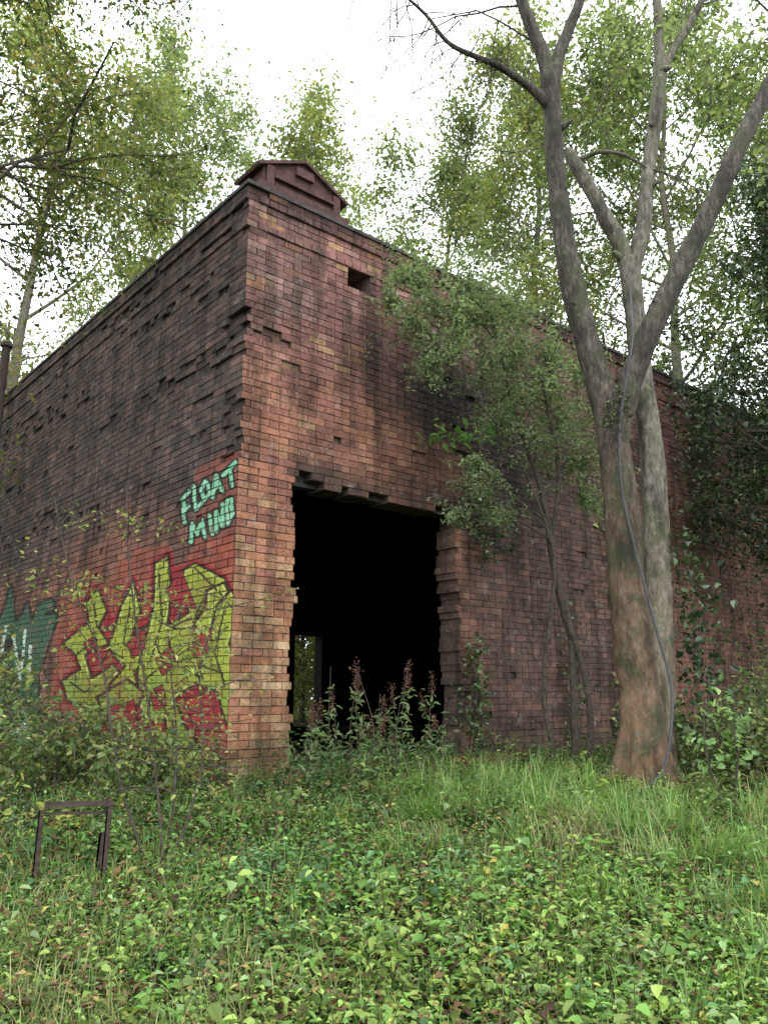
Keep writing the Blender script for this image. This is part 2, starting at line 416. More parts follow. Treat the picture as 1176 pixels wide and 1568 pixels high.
prism([.17,1.20,1.20,.685,.17],[6.792,6.792,7.01,7.25,7.01],.03,.46)
def slope(ra,za,rb,zb,th,l0,l1):
    nx,nz=-(zb-za),(rb-ra);L=math.hypot(nx,nz);nx*=th/L;nz*=th/L
    prism([ra,rb,rb+nx,ra+nx],[za,zb,zb+nz,za+nz],l0,l1)
slope(.10,6.975,.685,7.248,.035,-.02,.50);slope(.686,7.248,1.27,6.975,.035,-.02,.50)
frame_box(mb,.20,.29,-.005,.029,6.79,7.03);frame_box(mb,1.08,1.17,-.005,.029,6.79,7.03)
frame_box(mb,.57,.80,-.015,.029,7.06,7.16);frame_box(mb,.30,1.07,-.02,.029,6.90,6.935)
frame_box(mb,.30,1.07,-.012,.029,6.79,6.83)
mb.build('pediment_block',M_cap,False,bld)

# ---------------------------------------------------------------- ground
ax=np.unique(np.concatenate([np.linspace(-8,8,161),np.sign(np.linspace(-1,1,80))*(8+252*np.abs(np.linspace(-1,1,80))**3)]))
ay=np.unique(np.concatenate([np.linspace(-2,14,161),14+286*np.linspace(0,1,40)**3,-2-60*np.linspace(0,1,16)**2]))
GX,GY=np.meshgrid(ax,ay);GZ=ground(GX,GY)
nx=len(ax);q=[(j*nx+i,j*nx+i+1,(j+1)*nx+i+1,(j+1)*nx+i) for j in range(len(ay)-1) for i in range(nx-1)]
mb=MB();mb.add(np.stack([GX,GY,GZ],-1).reshape(-1,3),q)
m,nt,out=newmat('woodland_soil');v=coords(nt);n=noise(nt,v,2.,6,.7);n2=noise(nt,v,30,5,.7)
c=ramp(nt,n,[(.35,(.045,.035,.022)),(.5,(.03,.045,.014)),(.7,(.05,.075,.022))])
c=mix(nt,c,ramp(nt,n2,[(.3,(.4,.4,.4)),(.7,(1.5,1.4,1.2))]),.9,'MULTIPLY')
finish(nt,out,c,.95,n2,1.,.04,.1)
mb.build('ground',m,True)

# ---------------------------------------------------------------- vegetation tools
def unit(a): return a/np.maximum(np.linalg.norm(a,axis=-1,keepdims=True),1e-9)
def leaves(mb,P,A,Nn,L,Wd,C,fine=False):
    A=unit(A);S=unit(np.cross(A,Nn));Nn=np.cross(S,A);L=L[:,None];Wd=Wd[:,None];n=len(P)
    if not fine:
        v=np.stack([P,P+A*L*.45+S*Wd*.5+Nn*Wd*.15,P+A*L-Nn*L*.12,P+A*L*.45-S*Wd*.5+Nn*Wd*.15],1)
        f=np.arange(n*4).reshape(-1,4);k=4
    else:
        v=np.stack([P,P+A*L*.28+S*Wd*.5+Nn*Wd*.14,P+A*L*.68+S*Wd*.36+Nn*Wd*.04,P+A*L-Nn*L*.18,P+A*L*.68-S*Wd*.36+Nn*Wd*.04,P+A*L*.28-S*Wd*.5+Nn*Wd*.14],1)
        f=(np.array([[0,1,2,3],[0,3,4,5]])[None]+(np.arange(n)*6)[:,None,None]).reshape(-1,4);k=6
    mb.add(v.reshape(-1,3),f,np.repeat(C,k,0))
def tube(mb,P,r,sides=6,col=(1,1,1,0)):
    P=np.asarray(P,float);r=np.asarray(r,float);n=len(P)
    T=unit(np.gradient(P,axis=0));m=np.abs(T.mean(0));ref=np.zeros(3);ref[np.argmin(m)]=1
    S=unit(np.cross(T,ref));U=np.cross(S,T)
    a=np.linspace(0,2*math.pi,sides,endpoint=False)
    v=P[:,None]+r[:,None,None]*(np.cos(a)[None,:,None]*S[:,None]+np.sin(a)[None,:,None]*U[:,None])
    i=np.arange(n-1)[:,None]*sides;j=np.arange(sides)[None]
    jn=(j+1)%sides
    f=np.stack([i+j,i+jn,i+sides+jn,i+sides+j],-1).reshape(-1,4)
    mb.add(v.reshape(-1,3),f,col)
def catmull(P,k=6):
    P=np.asarray(P,float);Q=np.vstack([2*P[0]-P[1],P,2*P[-1]-P[-2]]);o=[]
    for i in range(1,len(Q)-2):
        for s in np.linspace(0,1,k,endpoint=False):
            a,b,c,d=Q[i-1],Q[i],Q[i+1],Q[i+2]
            o.append(.5*(2*b+(c-a)*s+(2*a-5*b+4*c-d)*s*s+(3*b-a-3*c+d)*s**3))
    o.append(P[-1]);return np.array(o)
def limb(mb,pts,seed=0,sides=14,lump=.05,k=7,wig=0.,sc=1.):
    """pts: (x,y,z,radius)"""
    g=np.random.default_rng(seed);Q=catmull(pts,k)
    r=sc*Q[:,3]*(1+lump*np.convolve(g.normal(0,1,len(Q)),[.3,.4,.3],'same'))
    P=Q[:,:3]+g.normal(0,1,(len(Q),3))*wig*Q[:,3:4]
    T=unit(np.gradient(P,axis=0));m=np.abs(T.mean(0));ref=np.zeros(3);ref[np.argmin(m)]=1
    S=unit(np.cross(T,ref));U=np.cross(S,T);a=np.linspace(0,2*math.pi,sides,endpoint=False)
    prof=1+.05*np.sin(a*3+g.uniform(0,6))[None]+.04*np.sin(a*5+np.arange(len(P))[:,None]*.15)+g.normal(0,lump*.25,(len(P),sides))
    v=P[:,None]+(r[:,None]*prof)[...,None]*(np.cos(a)[None,:,None]*S[:,None]+np.sin(a)[None,:,None]*U[:,None])
    i=np.arange(len(P)-1)[:,None]*sides;j=np.arange(sides)[None];jn=(j+1)%sides
    mb.add(v.reshape(-1,3),np.stack([i+j,i+jn,i+sides+jn,i+sides+j],-1).reshape(-1,4))
    return Q
def leafcloud(mb,g,P,size,pal,tone,droop=.3,asp=.55,fine=False):
    n=len(P)
    A=g.normal(0,1,(n,3));A[:,2]=A[:,2]*.6-droop
    Nn=g.normal(0,.6,(n,3));Nn[:,2]+=1.
    L=size*g.uniform(.55,1.35,n)
    pal=np.array(pal);C=pal[g.choice(len(pal),n)]*tone[:,None]*g.uniform(.75,1.25,n)[:,None]
    leaves(mb,P,A,Nn,L,L*asp*g.uniform(.8,1.2,n),C,fine)
def branch_pts(g,p0,d,L,n=4,up=.15,jit=.06):
    s=np.linspace(0,1,n)[:,None];P=p0+d*L*s+np.array([0,0,1])*up*L*s**2
    P[1:]+=g.normal(0,jit*L,(n-1,3))*s[1:];return P
def grow_tree(name,base,H,cb,R,n1=14,n2=6,n3=4,tr=.18,lpt=70,lsize=.12,sigma=.22,pal=None,seed=0,droop=.3,lean=(0,0),bark=None,leafm=None,asp=.55,twl=.9):
    g=np.random.default_rng(seed);tm=MB();lm=MB();base=np.array([base[0],base[1],float(ground(base[0],base[1]))-.1])
    s=np.linspace(0,1,9);tp=base+np.stack([lean[0]*s**1.5*H+np.cumsum(g.normal(0,.012*H,9))*s,lean[1]*s**1.5*H+np.cumsum(g.normal(0,.012*H,9))*s,s*H*.94],1)
    limb(tm,np.hstack([tp,(tr*(1-.86*s)+.01)[:,None]]),seed,9,.05,3)
    PP=[];TT=[]
    for i in range(n1):
        f=(i+g.uniform(.1,.9))/n1;h=cb/H+(1-cb/H)*f*.97
        p0=np.array([np.interp(h*1.0,s,tp[:,k]) for k in range(3)])
        ln=R*math.sin(math.pi*(.22+.66*f))*g.uniform(.7,1.15)
        az=i*2.4+g.normal(0,.35);el=math.radians(15+45*f+g.normal(0,8))
        d=np.array([math.cos(az)*math.cos(el),math.sin(az)*math.cos(el),math.sin(el)])
        B=branch_pts(g,p0,d,ln,5,.12);r0=tr*(1-.8*h)*.5
        tube(tm,B,np.linspace(r0,r0*.25,5),6)
        for j in range(n2):
            q=g.uniform(.25,1.);b0=np.array([np.interp(q*4,range(5),B[:,k]) for k in range(3)])
            d2=unit(d*.7+g.normal(0,.6,3));l2=ln*.42*g.uniform(.6,1.2)+.25
            B2=branch_pts(g,b0,d2,l2,4,.05);tube(tm,B2,np.linspace(r0*.3+.006,.007,4),4)
            tone2=g.uniform(.7,1.2)
            for k in range(n3):
                q=g.uniform(.3,1.);t0=np.array([np.interp(q*3,range(4),B2[:,m]) for m in range(3)])
                d3=unit(d2*.5+g.normal(0,.7,3)-np.array([0,0,droop*.6]));l3=twl*g.uniform(.5,1.2)
                B3=branch_pts(g,t0,d3,l3,3,-droop*.3);tube(tm,B3,np.array([.008,.006,.003])*max(1,lsize/.1),3)
                m=int(lpt*g.uniform(.5,1.4));w=g.uniform(0,1,m)
                P=B3[0]*(1-w)[:,None]+B3[2]*w[:,None]+g.normal(0,sigma,(m,3))*(.5+w)[:,None]
                PP.append(P);TT.append(np.full(m,tone2*g.uniform(.8,1.2)))
    P=np.vstack(PP);T=np.concatenate(TT)
    leafcloud(lm,g,P,lsize,pal,T,droop,asp)
    e=empty(name);tm.build('trunk_and_branches',bark or M_twig,True,e);lm.build('foliage',leafm or M_leaf,False,e)
    return e
YG=[(.18,.22,.07),(.22,.255,.085),(.26,.265,.095),(.14,.18,.06),(.30,.26,.10)]
MG=[(.10,.15,.06),(.125,.175,.07),(.155,.195,.08),(.085,.125,.05),(.19,.20,.085)]
PG=[(.18,.23,.115),(.22,.265,.135),(.155,.20,.10),(.25,.28,.14)]  # paled greens: haze of the background trees is put into the leaf colour
DG=[(.025,.048,.022),(.035,.065,.027),(.05,.085,.033),(.065,.095,.035)]

grow_tree('birch_tree',(-8.6,11.5),12.5,3.6,4.6,18,7,5,.17,46,.095,.22,YG+[(.30,.20,.08)],101,.45,bark=M_ptw)
grow_tree('birch_tree',(-9.5,19),19.5,4.,5.0,18,7,5,.2,46,.14,.32,YG+PG,102,.45,bark=M_ptw)
grow_tree('birch_tree',(-6.6,26),24.,8,4.6,16,7,5,.2,44,.18,.38,PG,103,.4,bark=M_ptw)
grow_tree('birch_tree',(-3.4,31),26.,10,4.6,16,6,5,.2,48,.20,.40,PG+YG,104,.4,bark=M_ptw)
grow_tree('birch_tree',(1.5,29),23.,9,4.0,16,6,5,.2,46,.19,.38,PG,105,.4,bark=M_ptw)
grow_tree('birch_tree',(4.8,25),24.,9,4.6,18,7,5,.2,46,.17,.36,YG+PG,106,.45,bark=M_ptw)
grow_tree('birch_tree',(8.6,22),22.5,8,4.8,18,7,5,.2,48,.16,.34,PG+MG,107,.45,bark=M_ptw)
grow_tree('birch_tree',(12.2,19),19.5,5,4.6,18,7,5,.2,46,.155,.30,MG,108,.4)
grow_tree('birch_tree',(9.2,13.6),13.5,4,3.8,18,7,5,.16,50,.115,.22,MG,109,.4)
grow_tree('holly_tree',(6.5,11.1),7.9,2.4,2.7,20,7,5,.13,62,.085,.18,DG+MG[:1],110,.35,leafm=M_dark,twl=.6)
grow_tree('birch_tree',(-14,16),15,3.,5,12,6,5,.2,34,.15,.3,YG,111,.4)
grow_tree('hawthorn_tree',(-4.9,6.3),10.6,4.9,3.2,22,7,5,.12,72,.06,.17,[(.05,.075,.03),(.075,.11,.04),(.11,.13,.045),(.17,.14,.05)],112,.35,twl=.6)
grow_tree('hazel_bush',(-2.35,24.),6.5,.5,2.2,20,6,4,.08,85,.13,.28,YG+PG,113,.3)

# distant woodland masses
g=np.random.default_rng(200);mb=MB();PP=[];TT=[]
for i in range(320):
    a=g.uniform(-.95,.95);D=g.uniform(27,42);x=math.sin(a)*D*1.25;y=math.cos(a)*D
    z=g.uniform(.5,12);rr=g.uniform(.8,1.8);m=150
    PP.append(np.array([x,y,z])+g.normal(0,1,(m,3))*rr*np.array([1,1,.7]));TT.append(np.full(m,g.uniform(.55,1.2)))
leafcloud(mb,g,np.vstack(PP),.33,PG+YG,np.concatenate(TT),.3)
for i in range(90):
    a=g.uniform(-.95,.95);D=g.uniform(27,40);x=math.sin(a)*D*1.25;y=math.cos(a)*D
    if -.14<x/y<-.06: continue
    tube(mb,[(x,y,.3),(x+g.normal(0,.3),y,7),(x+g.normal(0,.9),y,14)],[.16,.12,.04],5,(.10,.09,.07,0))
mb.build('distant_woodland',M_leaf)

# ---------------------------------------------------------------- the two sycamores
syc=empty('sycamore_tree');mb=MB();SC=.88
limb(mb,[(2.19,7.2,.60,.33),(2.19,7.2,.86,.25),(2.205,7.2,1.33,.205),(2.183,7.2,1.88,.19),(2.163,7.2,2.45,.18),(2.162,7.2,3.04,.175),(2.124,7.2,3.65,.165),(2.10,7.2,4.03,.16),(1.959,7.2,4.68,.138),(1.827,7.2,5.36,.125),(1.757,7.2,5.99,.115),(1.714,7.2,6.72,.105),(1.716,7.2,7.48,.10),(1.66,7.2,7.95,.085),(1.55,7.2,8.30,.075),(1.44,7.2,8.7,.065),(1.3,7.3,9.6,.05),(1.2,7.4,10.6,.03)],1,26,.06,10,sc=SC)
limb(mb,[(1.73,7.2,7.55,.075),(1.80,7.18,7.95,.075),(1.93,7.15,8.3,.065),(2.06,7.1,8.68,.055),(2.2,7.0,9.6,.035)],2,sc=SC)
limb(mb,[(2.13,7.2,3.75,.12),(2.24,7.18,4.2,.125),(2.43,7.14,4.72,.118),(2.79,7.1,5.43,.112),(3.168,7.05,6.135,.105),(3.487,7.0,6.796,.095),(3.811,7.0,7.40,.085),(4.154,7.0,8.11,.07),(4.4,7.,9.,.05)],3,22,.06,10,sc=SC)
def knot(mb,x,y,z,dx,dz,r,g):
    limb(mb,[(x-dx*.5,y+.05,z-dz*.5,r*.9),(x+dx*.3,y-.02,z+dz*.3,r*.8),(x+dx*.75,y-.03,z+dz*.8,r*.5)],g,8,.1,3)
for i,(x,y,z,dx,dz,r) in enumerate([(2.62,7.08,5.1,-.12,.06,.04),(3.30,7.0,6.45,.10,.10,.035),(1.72,7.16,6.35,.10,.05,.035),(1.86,7.14,5.1,-.1,.08,.035),(1.80,7.16,7.1,.11,.07,.035)]):
    knot(mb,x,y,z,dx,dz,r,i+50)
for a in np.linspace(0,6.28,7)[:-1]:
    limb(mb,[(2.19+.10*math.cos(a),7.2+.10*math.sin(a),1.35,.06),(2.19+.19*math.cos(a),7.2+.19*math.sin(a),.98,.07),(2.19+.36*math.cos(a),7.2+.36*math.sin(a),.70,.05)],int(a*10)+5,8,.05,4)
bare=limb(mb,[(1.70,7.2,7.35,.06),(1.479,7.1,7.51,.045),(1.112,6.9,7.60,.030),(.645,6.7,7.66,.022),(.39,6.6,7.92,.016),(.05,6.5,8.15,.011),(-.3,6.4,8.2,.007)],9,8,.05)
g=np.random.default_rng(77)
def twigs(mb,P0,d,L,r,depth,g,sag):
    P=[np.array(P0,float)];dd=np.array(d,float);n=5
    for i in range(n):
        dd=unit(dd+g.normal(0,.22,3)+np.array([0,0,sag]));P.append(P[-1]+dd*L/n)
    tube(mb,P,np.linspace(r,r*.45,n+1),5)
    if depth>0:
        for k in range(g.integers(2,5)):
            i=g.integers(1,n+1);twigs(mb,P[i],unit(dd+g.normal(0,.8,3)),L*g.uniform(.4,.7),r*.55,depth-1,g,sag)
for i in range(9,len(bare),1):
    twigs(mb,bare[i,:3],unit(np.array([g.normal(-.3,.6),g.normal(0,.4),g.normal(-.3,.7)])),g.uniform(.35,.8),.0065,2,g,-.14)
for (p,d) in [((1.45,7.2,8.6),(-.7,0,.3)),((1.62,7.2,8.1),(-.6,-.2,.4)),((2.1,7.1,8.8),(.4,0,.6)),((1.3,7.3,9.6),(-.7,-.3,-.1)),((2.12,7,9.2),(.3,-.4,-.2)),((3.9,7,7.6),(.1,0,1)),((4.1,7,8.0),(-.5,0,.6))]:
    twigs(mb,p,unit(np.array(d,float)),1.3,.013,3,g,-.08)
mb.build('trunk_and_limbs',M_bark,True,syc)
syc2=empty('sycamore_tree');mb=MB()
limb(mb,[(2.51,7.9,.6,.24),(2.52,7.9,.93,.20),(2.60,7.9,1.913,.165),(2.664,7.9,2.864,.15),(2.699,7.9,3.861,.135),(2.662,7.9,4.56,.125),(2.631,7.9,5.285,.12),(2.606,7.9,5.95,.125),(2.60,7.9,6.08,.10)],21,22,.06,9,sc=SC)
limb(mb,[(2.62,7.9,5.8,.09),(2.53,7.9,6.25,.10),(2.40,7.92,6.56,.09),(2.26,7.95,6.943,.085),(2.102,8.,7.35,.08),(2.04,8.0,7.47,.05)],22,sc=SC)
limb(mb,[(2.10,8.,7.30,.03),(2.35,7.9,7.36,.025),(2.6,7.85,7.3,.02),(2.85,7.8,7.1,.012)],27,8)
limb(mb,[(2.62,7.9,5.85,.09),(2.74,7.9,6.25,.10),(2.80,7.88,6.5,.092),(2.874,7.86,7.062,.088),(3.028,7.85,7.89,.082),(3.10,7.85,8.38,.08),(3.12,7.85,8.8,.06),(3.14,7.85,9.37,.055),(3.2,7.9,10.6,.03)],23,sc=SC)
limb(mb,[(3.07,7.85,8.2,.05),(3.25,7.83,8.6,.05),(3.545,7.8,9.1,.045),(3.9,7.7,9.8,.03)],24,sc=SC)
for i,(x,y,z,dx,dz,r) in enumerate([(2.9,7.82,6.9,.1,.05,.035),(2.98,7.82,7.6,-.1,.04,.035),(2.52,7.87,6.05,-.12,.08,.05),(3.1,7.8,8.33,.12,.02,.05)]):
    knot(mb,x,y,z,dx,dz,r,i+70)
for (p,d) in [((2.05,8,7.45),(-.7,0,.4)),((3.14,7.85,9.2),(-.3,0,.6)),((2.85,7.8,7.1),(.5,0,-.2)),((3.6,7.8,9.2),(.5,0,.2)),((2.4,7.9,6.6),(-.6,0,.3))]:
    twigs(mb,p,unit(np.array(d,float)),1.0,.011,3,g,-.06)
mb.build('trunk_and_limbs',M_bark2,True,syc2)
lm=MB();PP=[]
for c in [(3.7,8,8.9),(4.3,7.6,8.6),(3.3,8.6,9.6),(2.4,8,9.4),(4.3,8.2,7.7)]:
    PP.append(np.array(c)+g.normal(0,.35,(160,3)))
P=np.vstack(PP);leafcloud(lm,g,P,.09,PG,np.ones(len(P)),.4,.7);lm.build('foliage',M_leaf,False,syc2)

mb=MB()
Q=catmull([(2.56,7.76,5.76),(2.42,7.35,5.2),(2.293,7.01,4.72),(2.133,7.02,3.93),(2.106,7.02,3.325),(2.186,7.01,2.75),(2.305,6.98,2.08),(2.372,6.90,1.54),(2.216,6.7,1.0),(1.95,6.35,.86),(1.627,5.9,.80),(1.3,5.5,.62)],8)
tube(mb,Q,np.full(len(Q),.0115),8);mb.build('electric_cable',M_cable,True)

def ivy(name,pts,rad,n,size,seed,pal=DG):
    g=np.random.default_rng(seed);mb=MB();P=np.array(pts,float)
    i=g.integers(0,len(P),n);Q=P[i]+g.normal(0,1,(n,3))*np.array(rad)
    leafcloud(mb,g,Q,size,pal,g.uniform(.6,1.5,n),.5,.85,True)
    for a,b in zip(P,P[1:]): tube(mb,[a,(a+b)/2+g.normal(0,.03,3),b],[.012,.01,.008],5,(.05,.04,.03,0))
    return mb.build(name,M_dark)
ivy('ivy',[(2.92,7.85,2.9),(3.0,7.85,2.5),(3.02,7.85,2.2),(2.95,7.85,1.9),(3.05,7.8,1.6),(2.85,7.8,1.2)],(.11,.08,.18),460,.07,1)
ivy('ivy',[(2.08,7.06,3.95),(2.16,7.06,4.15)],(.06,.04,.10),260,.03,2,[(.05,.07,.03),(.08,.10,.04)])
ivy('ivy',[W(3.15,-.06,z) for z in np.linspace(.9,2.0,6)],(.10,.06,.12),420,.055,3,[(.05,.09,.03),(.08,.13,.04)])
ivy('ivy',[W(3.35,-.08,z) for z in np.linspace(3.6,3.2,3)],(.16,.06,.08),130,.07,4,[(.05,.08,.03)])
ivy('ivy',[W(6.1,-.1,z) for z in np.linspace(1.0,5.,9)],(.18,.10,.25),800,.075,5,[(.06,.11,.03),(.11,.15,.045),(.15,.19,.04)])
ivy('ivy',[W(8.6,-.1,z) for z in np.linspace(3.8,5.9,6)],(.6,.15,.3),900,.08,7,[(.04,.07,.025),(.07,.10,.035)])
ivy('ivy',[W(9.8,-.1,z) for z in np.linspace(1.0,2.6,4)],(.4,.2,.3),400,.08,6,[(.05,.09,.03),(.09,.13,.04)])
ivy('ivy',[W(4.9,-.07,z) for z in np.linspace(.9,2.3,4)],(.16,.06,.18),260,.055,8,[(.05,.09,.03),(.08,.12,.04)])

# ---------------------------------------------------------------- willow-like shrub against the entrance wall
sh=empty('willow_sapling');tm=MB();lm=MB();g=np.random.default_rng(55)
S1=limb(tm,[(2.02,9.0,.7,.045),(2.04,9.,1.97,.038),(1.88,8.9,2.82,.034),(1.744,8.8,3.75,.03),(1.48,8.7,4.56,.022),(1.34,8.6,5.15,.015),(1.2,8.45,5.7,.009)],31,8,.05,7,.25)
S2=limb(tm,[(2.15,9.0,.7,.04),(2.20,9.,1.5,.035),(2.02,8.95,2.3,.032),(1.85,8.9,3.1,.03),(1.95,8.8,3.9,.025),(1.85,8.7,4.6,.018),(1.7,8.6,5.3,.01)],32,8,.05,7,.25)
S3=limb(tm,[(1.78,8.9,.7,.03),(1.70,8.9,1.6,.026),(1.80,8.85,2.4,.024),(1.85,8.8,3.0,.021),(1.66,8.75,3.7,.016),(1.3,8.5,4.3,.012),(.9,8.2,4.7,.007)],33,8,.05,7,.25)
cl=[(0.22,8.05,5.95,.17),(.08,7.95,5.6,.14),(.45,8.1,5.85,.28),(.65,8.2,5.65,.34),(.35,8.0,5.4,.24),(.9,8.35,5.5,.36),(1.2,8.5,5.6,.33),(1.5,8.6,5.3,.35),(.75,8.2,5.2,.30),(1.1,8.4,5.0,.38),(1.45,8.6,4.8,.38),(1.8,8.7,4.9,.35),(2.1,8.8,4.6,.35),(1.9,8.7,5.3,.3),(1.3,8.5,4.5,.25),(2.2,8.9,4.1,.3),(1.7,8.6,4.2,.28),(1.0,8.3,3.55,.20),(1.25,8.4,3.4,.20),(.8,8.25,3.35,.14),(2.3,9,3.7,.2),(1.5,8.6,5.9,.24),(.95,8.4,5.95,.27),(2.3,8.9,5.2,.27),(1.0,8.3,3.9,.14),(.5,8.1,5.0,.20),(2.45,8.95,4.8,.2)]
stem=np.vstack([S1[14:,:3],S2[14:,:3],S3[20:,:3]])
PP=[];TT=[]
for (x,y,z,r) in cl:
    c=np.array([x,y,z]);cand=stem[(stem[:,2]<z-.1)]
    if len(cand)==0:cand=stem
    s0=cand[np.argmin(np.linalg.norm(cand-c,axis=1))]
    B=np.array([s0,(s0+c)/2+np.array([0,0,.12]),c]);tube(tm,catmull(B,4),np.linspace(.011,.004,9),5)
    for q in range(10):
        e=c+g.normal(0,r*.95,3);b=c+g.normal(0,r*.2,3)
        tube(tm,[b,(b+e)/2+g.normal(0,.03,3),e+np.array([0,0,-.05])],[.005,.004,.002],4)
        m=int(90*r/.3);w=g.uniform(0,1.1,m)[:,None]
        PP.append(b*(1-w)+e*w+g.normal(0,r*.2,(m,3)));TT.append(np.full(m,g.uniform(.7,1.3)))
P=np.vstack(PP)
leafcloud(lm,g,P,.052,[(.18,.24,.14),(.22,.275,.16),(.14,.19,.105),(.26,.30,.18)],np.concatenate(TT),.3,.45)
P=np.array([.75,7.95,4.12])+g.normal(0,1,(70,3))*np.array([.20,.08,.07])
leafcloud(lm,g,P,.10,[(.07,.14,.04),(.10,.18,.05)],np.ones(70),.5,.4,True)
tm.build('stems',M_twig,True,sh);lm.build('foliage',M_leaf,False,sh)

# ---------------------------------------------------------------- saplings and weeds
def sapling(name,stems,nl,size,pal,seed,spread=.16,ntw=9,asp=.6,tw=.35):
    g=np.random.default_rng(seed);tm=MB();lm=MB();PP=[]
    for st in stems:
        Q=limb(tm,st,seed,7,.04,6,.3)
        for k in range(ntw):
            i=g.integers(len(Q)//4,len(Q));p=Q[i,:3];d=unit(np.array([g.normal(),g.normal(),g.uniform(.0,.9)]))
            e=p+d*tw*g.uniform(.5,1.3);e[2]-=.04;tube(tm,[p,(p+e)/2+g.normal(0,.02,3)+[0,0,.03],e],[.0045,.003,.002],4)
            m=nl;w=g.uniform(.15,1.05,m)[:,None];PP.append(p*(1-w)+e*w+g.normal(0,spread*.2,(m,3)))
    P=np.vstack(PP);leafcloud(lm,g,P,size,pal,g.uniform(.7,1.3,len(P)),.15,asp,True)
    e=empty(name);tm.build('stems',M_twig,True,e);lm.build('leaves',M_herb,False,e);return e
HP=[(.17,.23,.06),(.24,.28,.07),(.12,.18,.05),(.29,.27,.09)]
sapling('elder_sapling',[
 [(-1.195,4.8,.45,.010),(-1.28,4.9,.9,.008),(-1.39,5,1.38,.007),(-1.565,5,2.24,.005),(-1.63,5,2.82,.003)],
 [(-1.20,4.8,.5,.008),(-1.05,4.9,1.1,.007),(-1.10,5,1.7,.005),(-1.0,5.1,2.1,.003)],
 [(-1.25,4.8,.5,.010),(-1.5,4.9,1.0,.007),(-1.7,5,1.7,.006),(-1.92,5,2.2,.004),(-2.08,5,2.74,.003)],
 [(-1.22,4.9,.5,.008),(-1.22,5.0,1.2,.007),(-1.32,5.1,1.8,.004),(-1.28,5.2,2.1,.003)]],17,.032,HP,301,.2,20)
sapling('elder_sapling',[[(-2.0,4.6,.45,.01),(-2.1,4.6,1.0,.008),(-2.15,4.6,1.6,.004)],[(-2.4,4.9,.5,.01),(-2.3,4.9,1.2,.007),(-2.45,4.9,1.9,.003)]],12,.045,HP,302,.2,10)
sapling('elder_sapling',[[(2.5,6.3,.7,.01),(2.42,6.4,1.1,.008),(2.45,6.4,1.55,.004)],[(2.6,6.4,.7,.01),(2.66,6.4,1.1,.007),(2.6,6.4,1.4,.004)],[(3.0,6.,.7,.01),(3.0,6.1,1.1,.008),(2.95,6.1,1.5,.004)]],10,.065,[(.16,.28,.10),(.22,.35,.14),(.26,.37,.14)],303,.15,8,.6,.2)
g=np.random.default_rng(88);tm=MB();lm=MB()
for i in range(30):
    x=g.uniform(-.75,.6);y=7.25+.75*(x+.6)*.8+g.uniform(-.35,.15);h=g.uniform(.35,.75) if i>9 else g.uniform(.75,1.02);z0=float(ground(x,y))
    if i<=9: x=g.uniform(-.5,.4)
    P=catmull([(x,y,z0),(x+g.normal(0,.03),y,z0+h*.5),(x+g.normal(0,.09),y+g.normal(0,.04),z0+h)],5)
    tube(tm,P,np.linspace(.005,.0025,len(P)),5)
    m=36;w=g.uniform(.1,.85,m);A=P[0]*(1-w)[:,None]+P[-1]*w[:,None]+g.normal(0,.022,(m,3))
    leafcloud(lm,g,A,.075,[(.10,.18,.07),(.15,.23,.09),(.18,.20,.10)],np.ones(m),.0,.28,True)
    if i%3<2:
        m=90;w=g.uniform(.78,1.04,m);A=P[0]*(1-w)[:,None]+P[-1]*w[:,None]+g.normal(0,.016,(m,3))
        leafcloud(lm,g,A,.02,[(.13,.06,.05),(.17,.08,.06),(.09,.05,.04)],np.ones(m),.0,.7)
e=empty('willowherb_clump');tm.build('stems',M_twig,True,e);lm.build('leaves_and_seedheads',M_herb,False,e)

def bush(name,c,r,h,n,size,pal,seed,mat):
    g=np.random.default_rng(seed);tm=MB();lm=MB();PP=[];TT=[]
    z0=float(ground(c[0],c[1]))
    for i in range(int(34*r)):
        a=g.uniform(0,6.28);q=r*g.uniform(.2,1);hh=h*g.uniform(.45,1.1)
        P=catmull([(c[0]+g.normal(0,.2*r),c[1]+g.normal(0,.2*r),z0),(c[0]+q*.6*math.cos(a),c[1]+q*.6*math.sin(a),z0+hh),(c[0]+q*1.2*math.cos(a),c[1]+q*1.2*math.sin(a),z0+hh*g.uniform(.4,1.))],5)
        tube(tm,P,np.linspace(.007,.003,len(P)),5)
        m=n;w=g.integers(2,len(P),m);PP.append(P[w]+g.normal(0,.09,(m,3)));TT.append(np.full(m,g.uniform(.6,1.3)))
    P=np.vstack(PP);leafcloud(lm,g,P,size,pal,np.concatenate(TT),.2,.65,True)
    e=empty(name);tm.build('stems',M_twig,True,e);lm.build('leaves',mat,False,e)
BP=[(.07,.115,.04),(.105,.16,.05),(.135,.19,.06),(.18,.18,.065)]
for i,(x,y,r,h) in enumerate([(-3.7,7.4,.9,.9),(-2.5,6.9,.7,.55),(-4.6,8.6,1.,1.3),(-1.7,6.6,.5,.4),(3.4,7.7,.7,.55),(4.1,8.4,.9,.9),(5.0,9.6,1.0,1.3),(3.2,9.6,.5,.6),(3.5,6.6,.6,.5),(-3.0,5.6,.6,.6),(4.6,7.2,.8,.9)]):
    bush('bramble_bush',(x,y),r,h,62,.055,BP,400+i,M_herb)

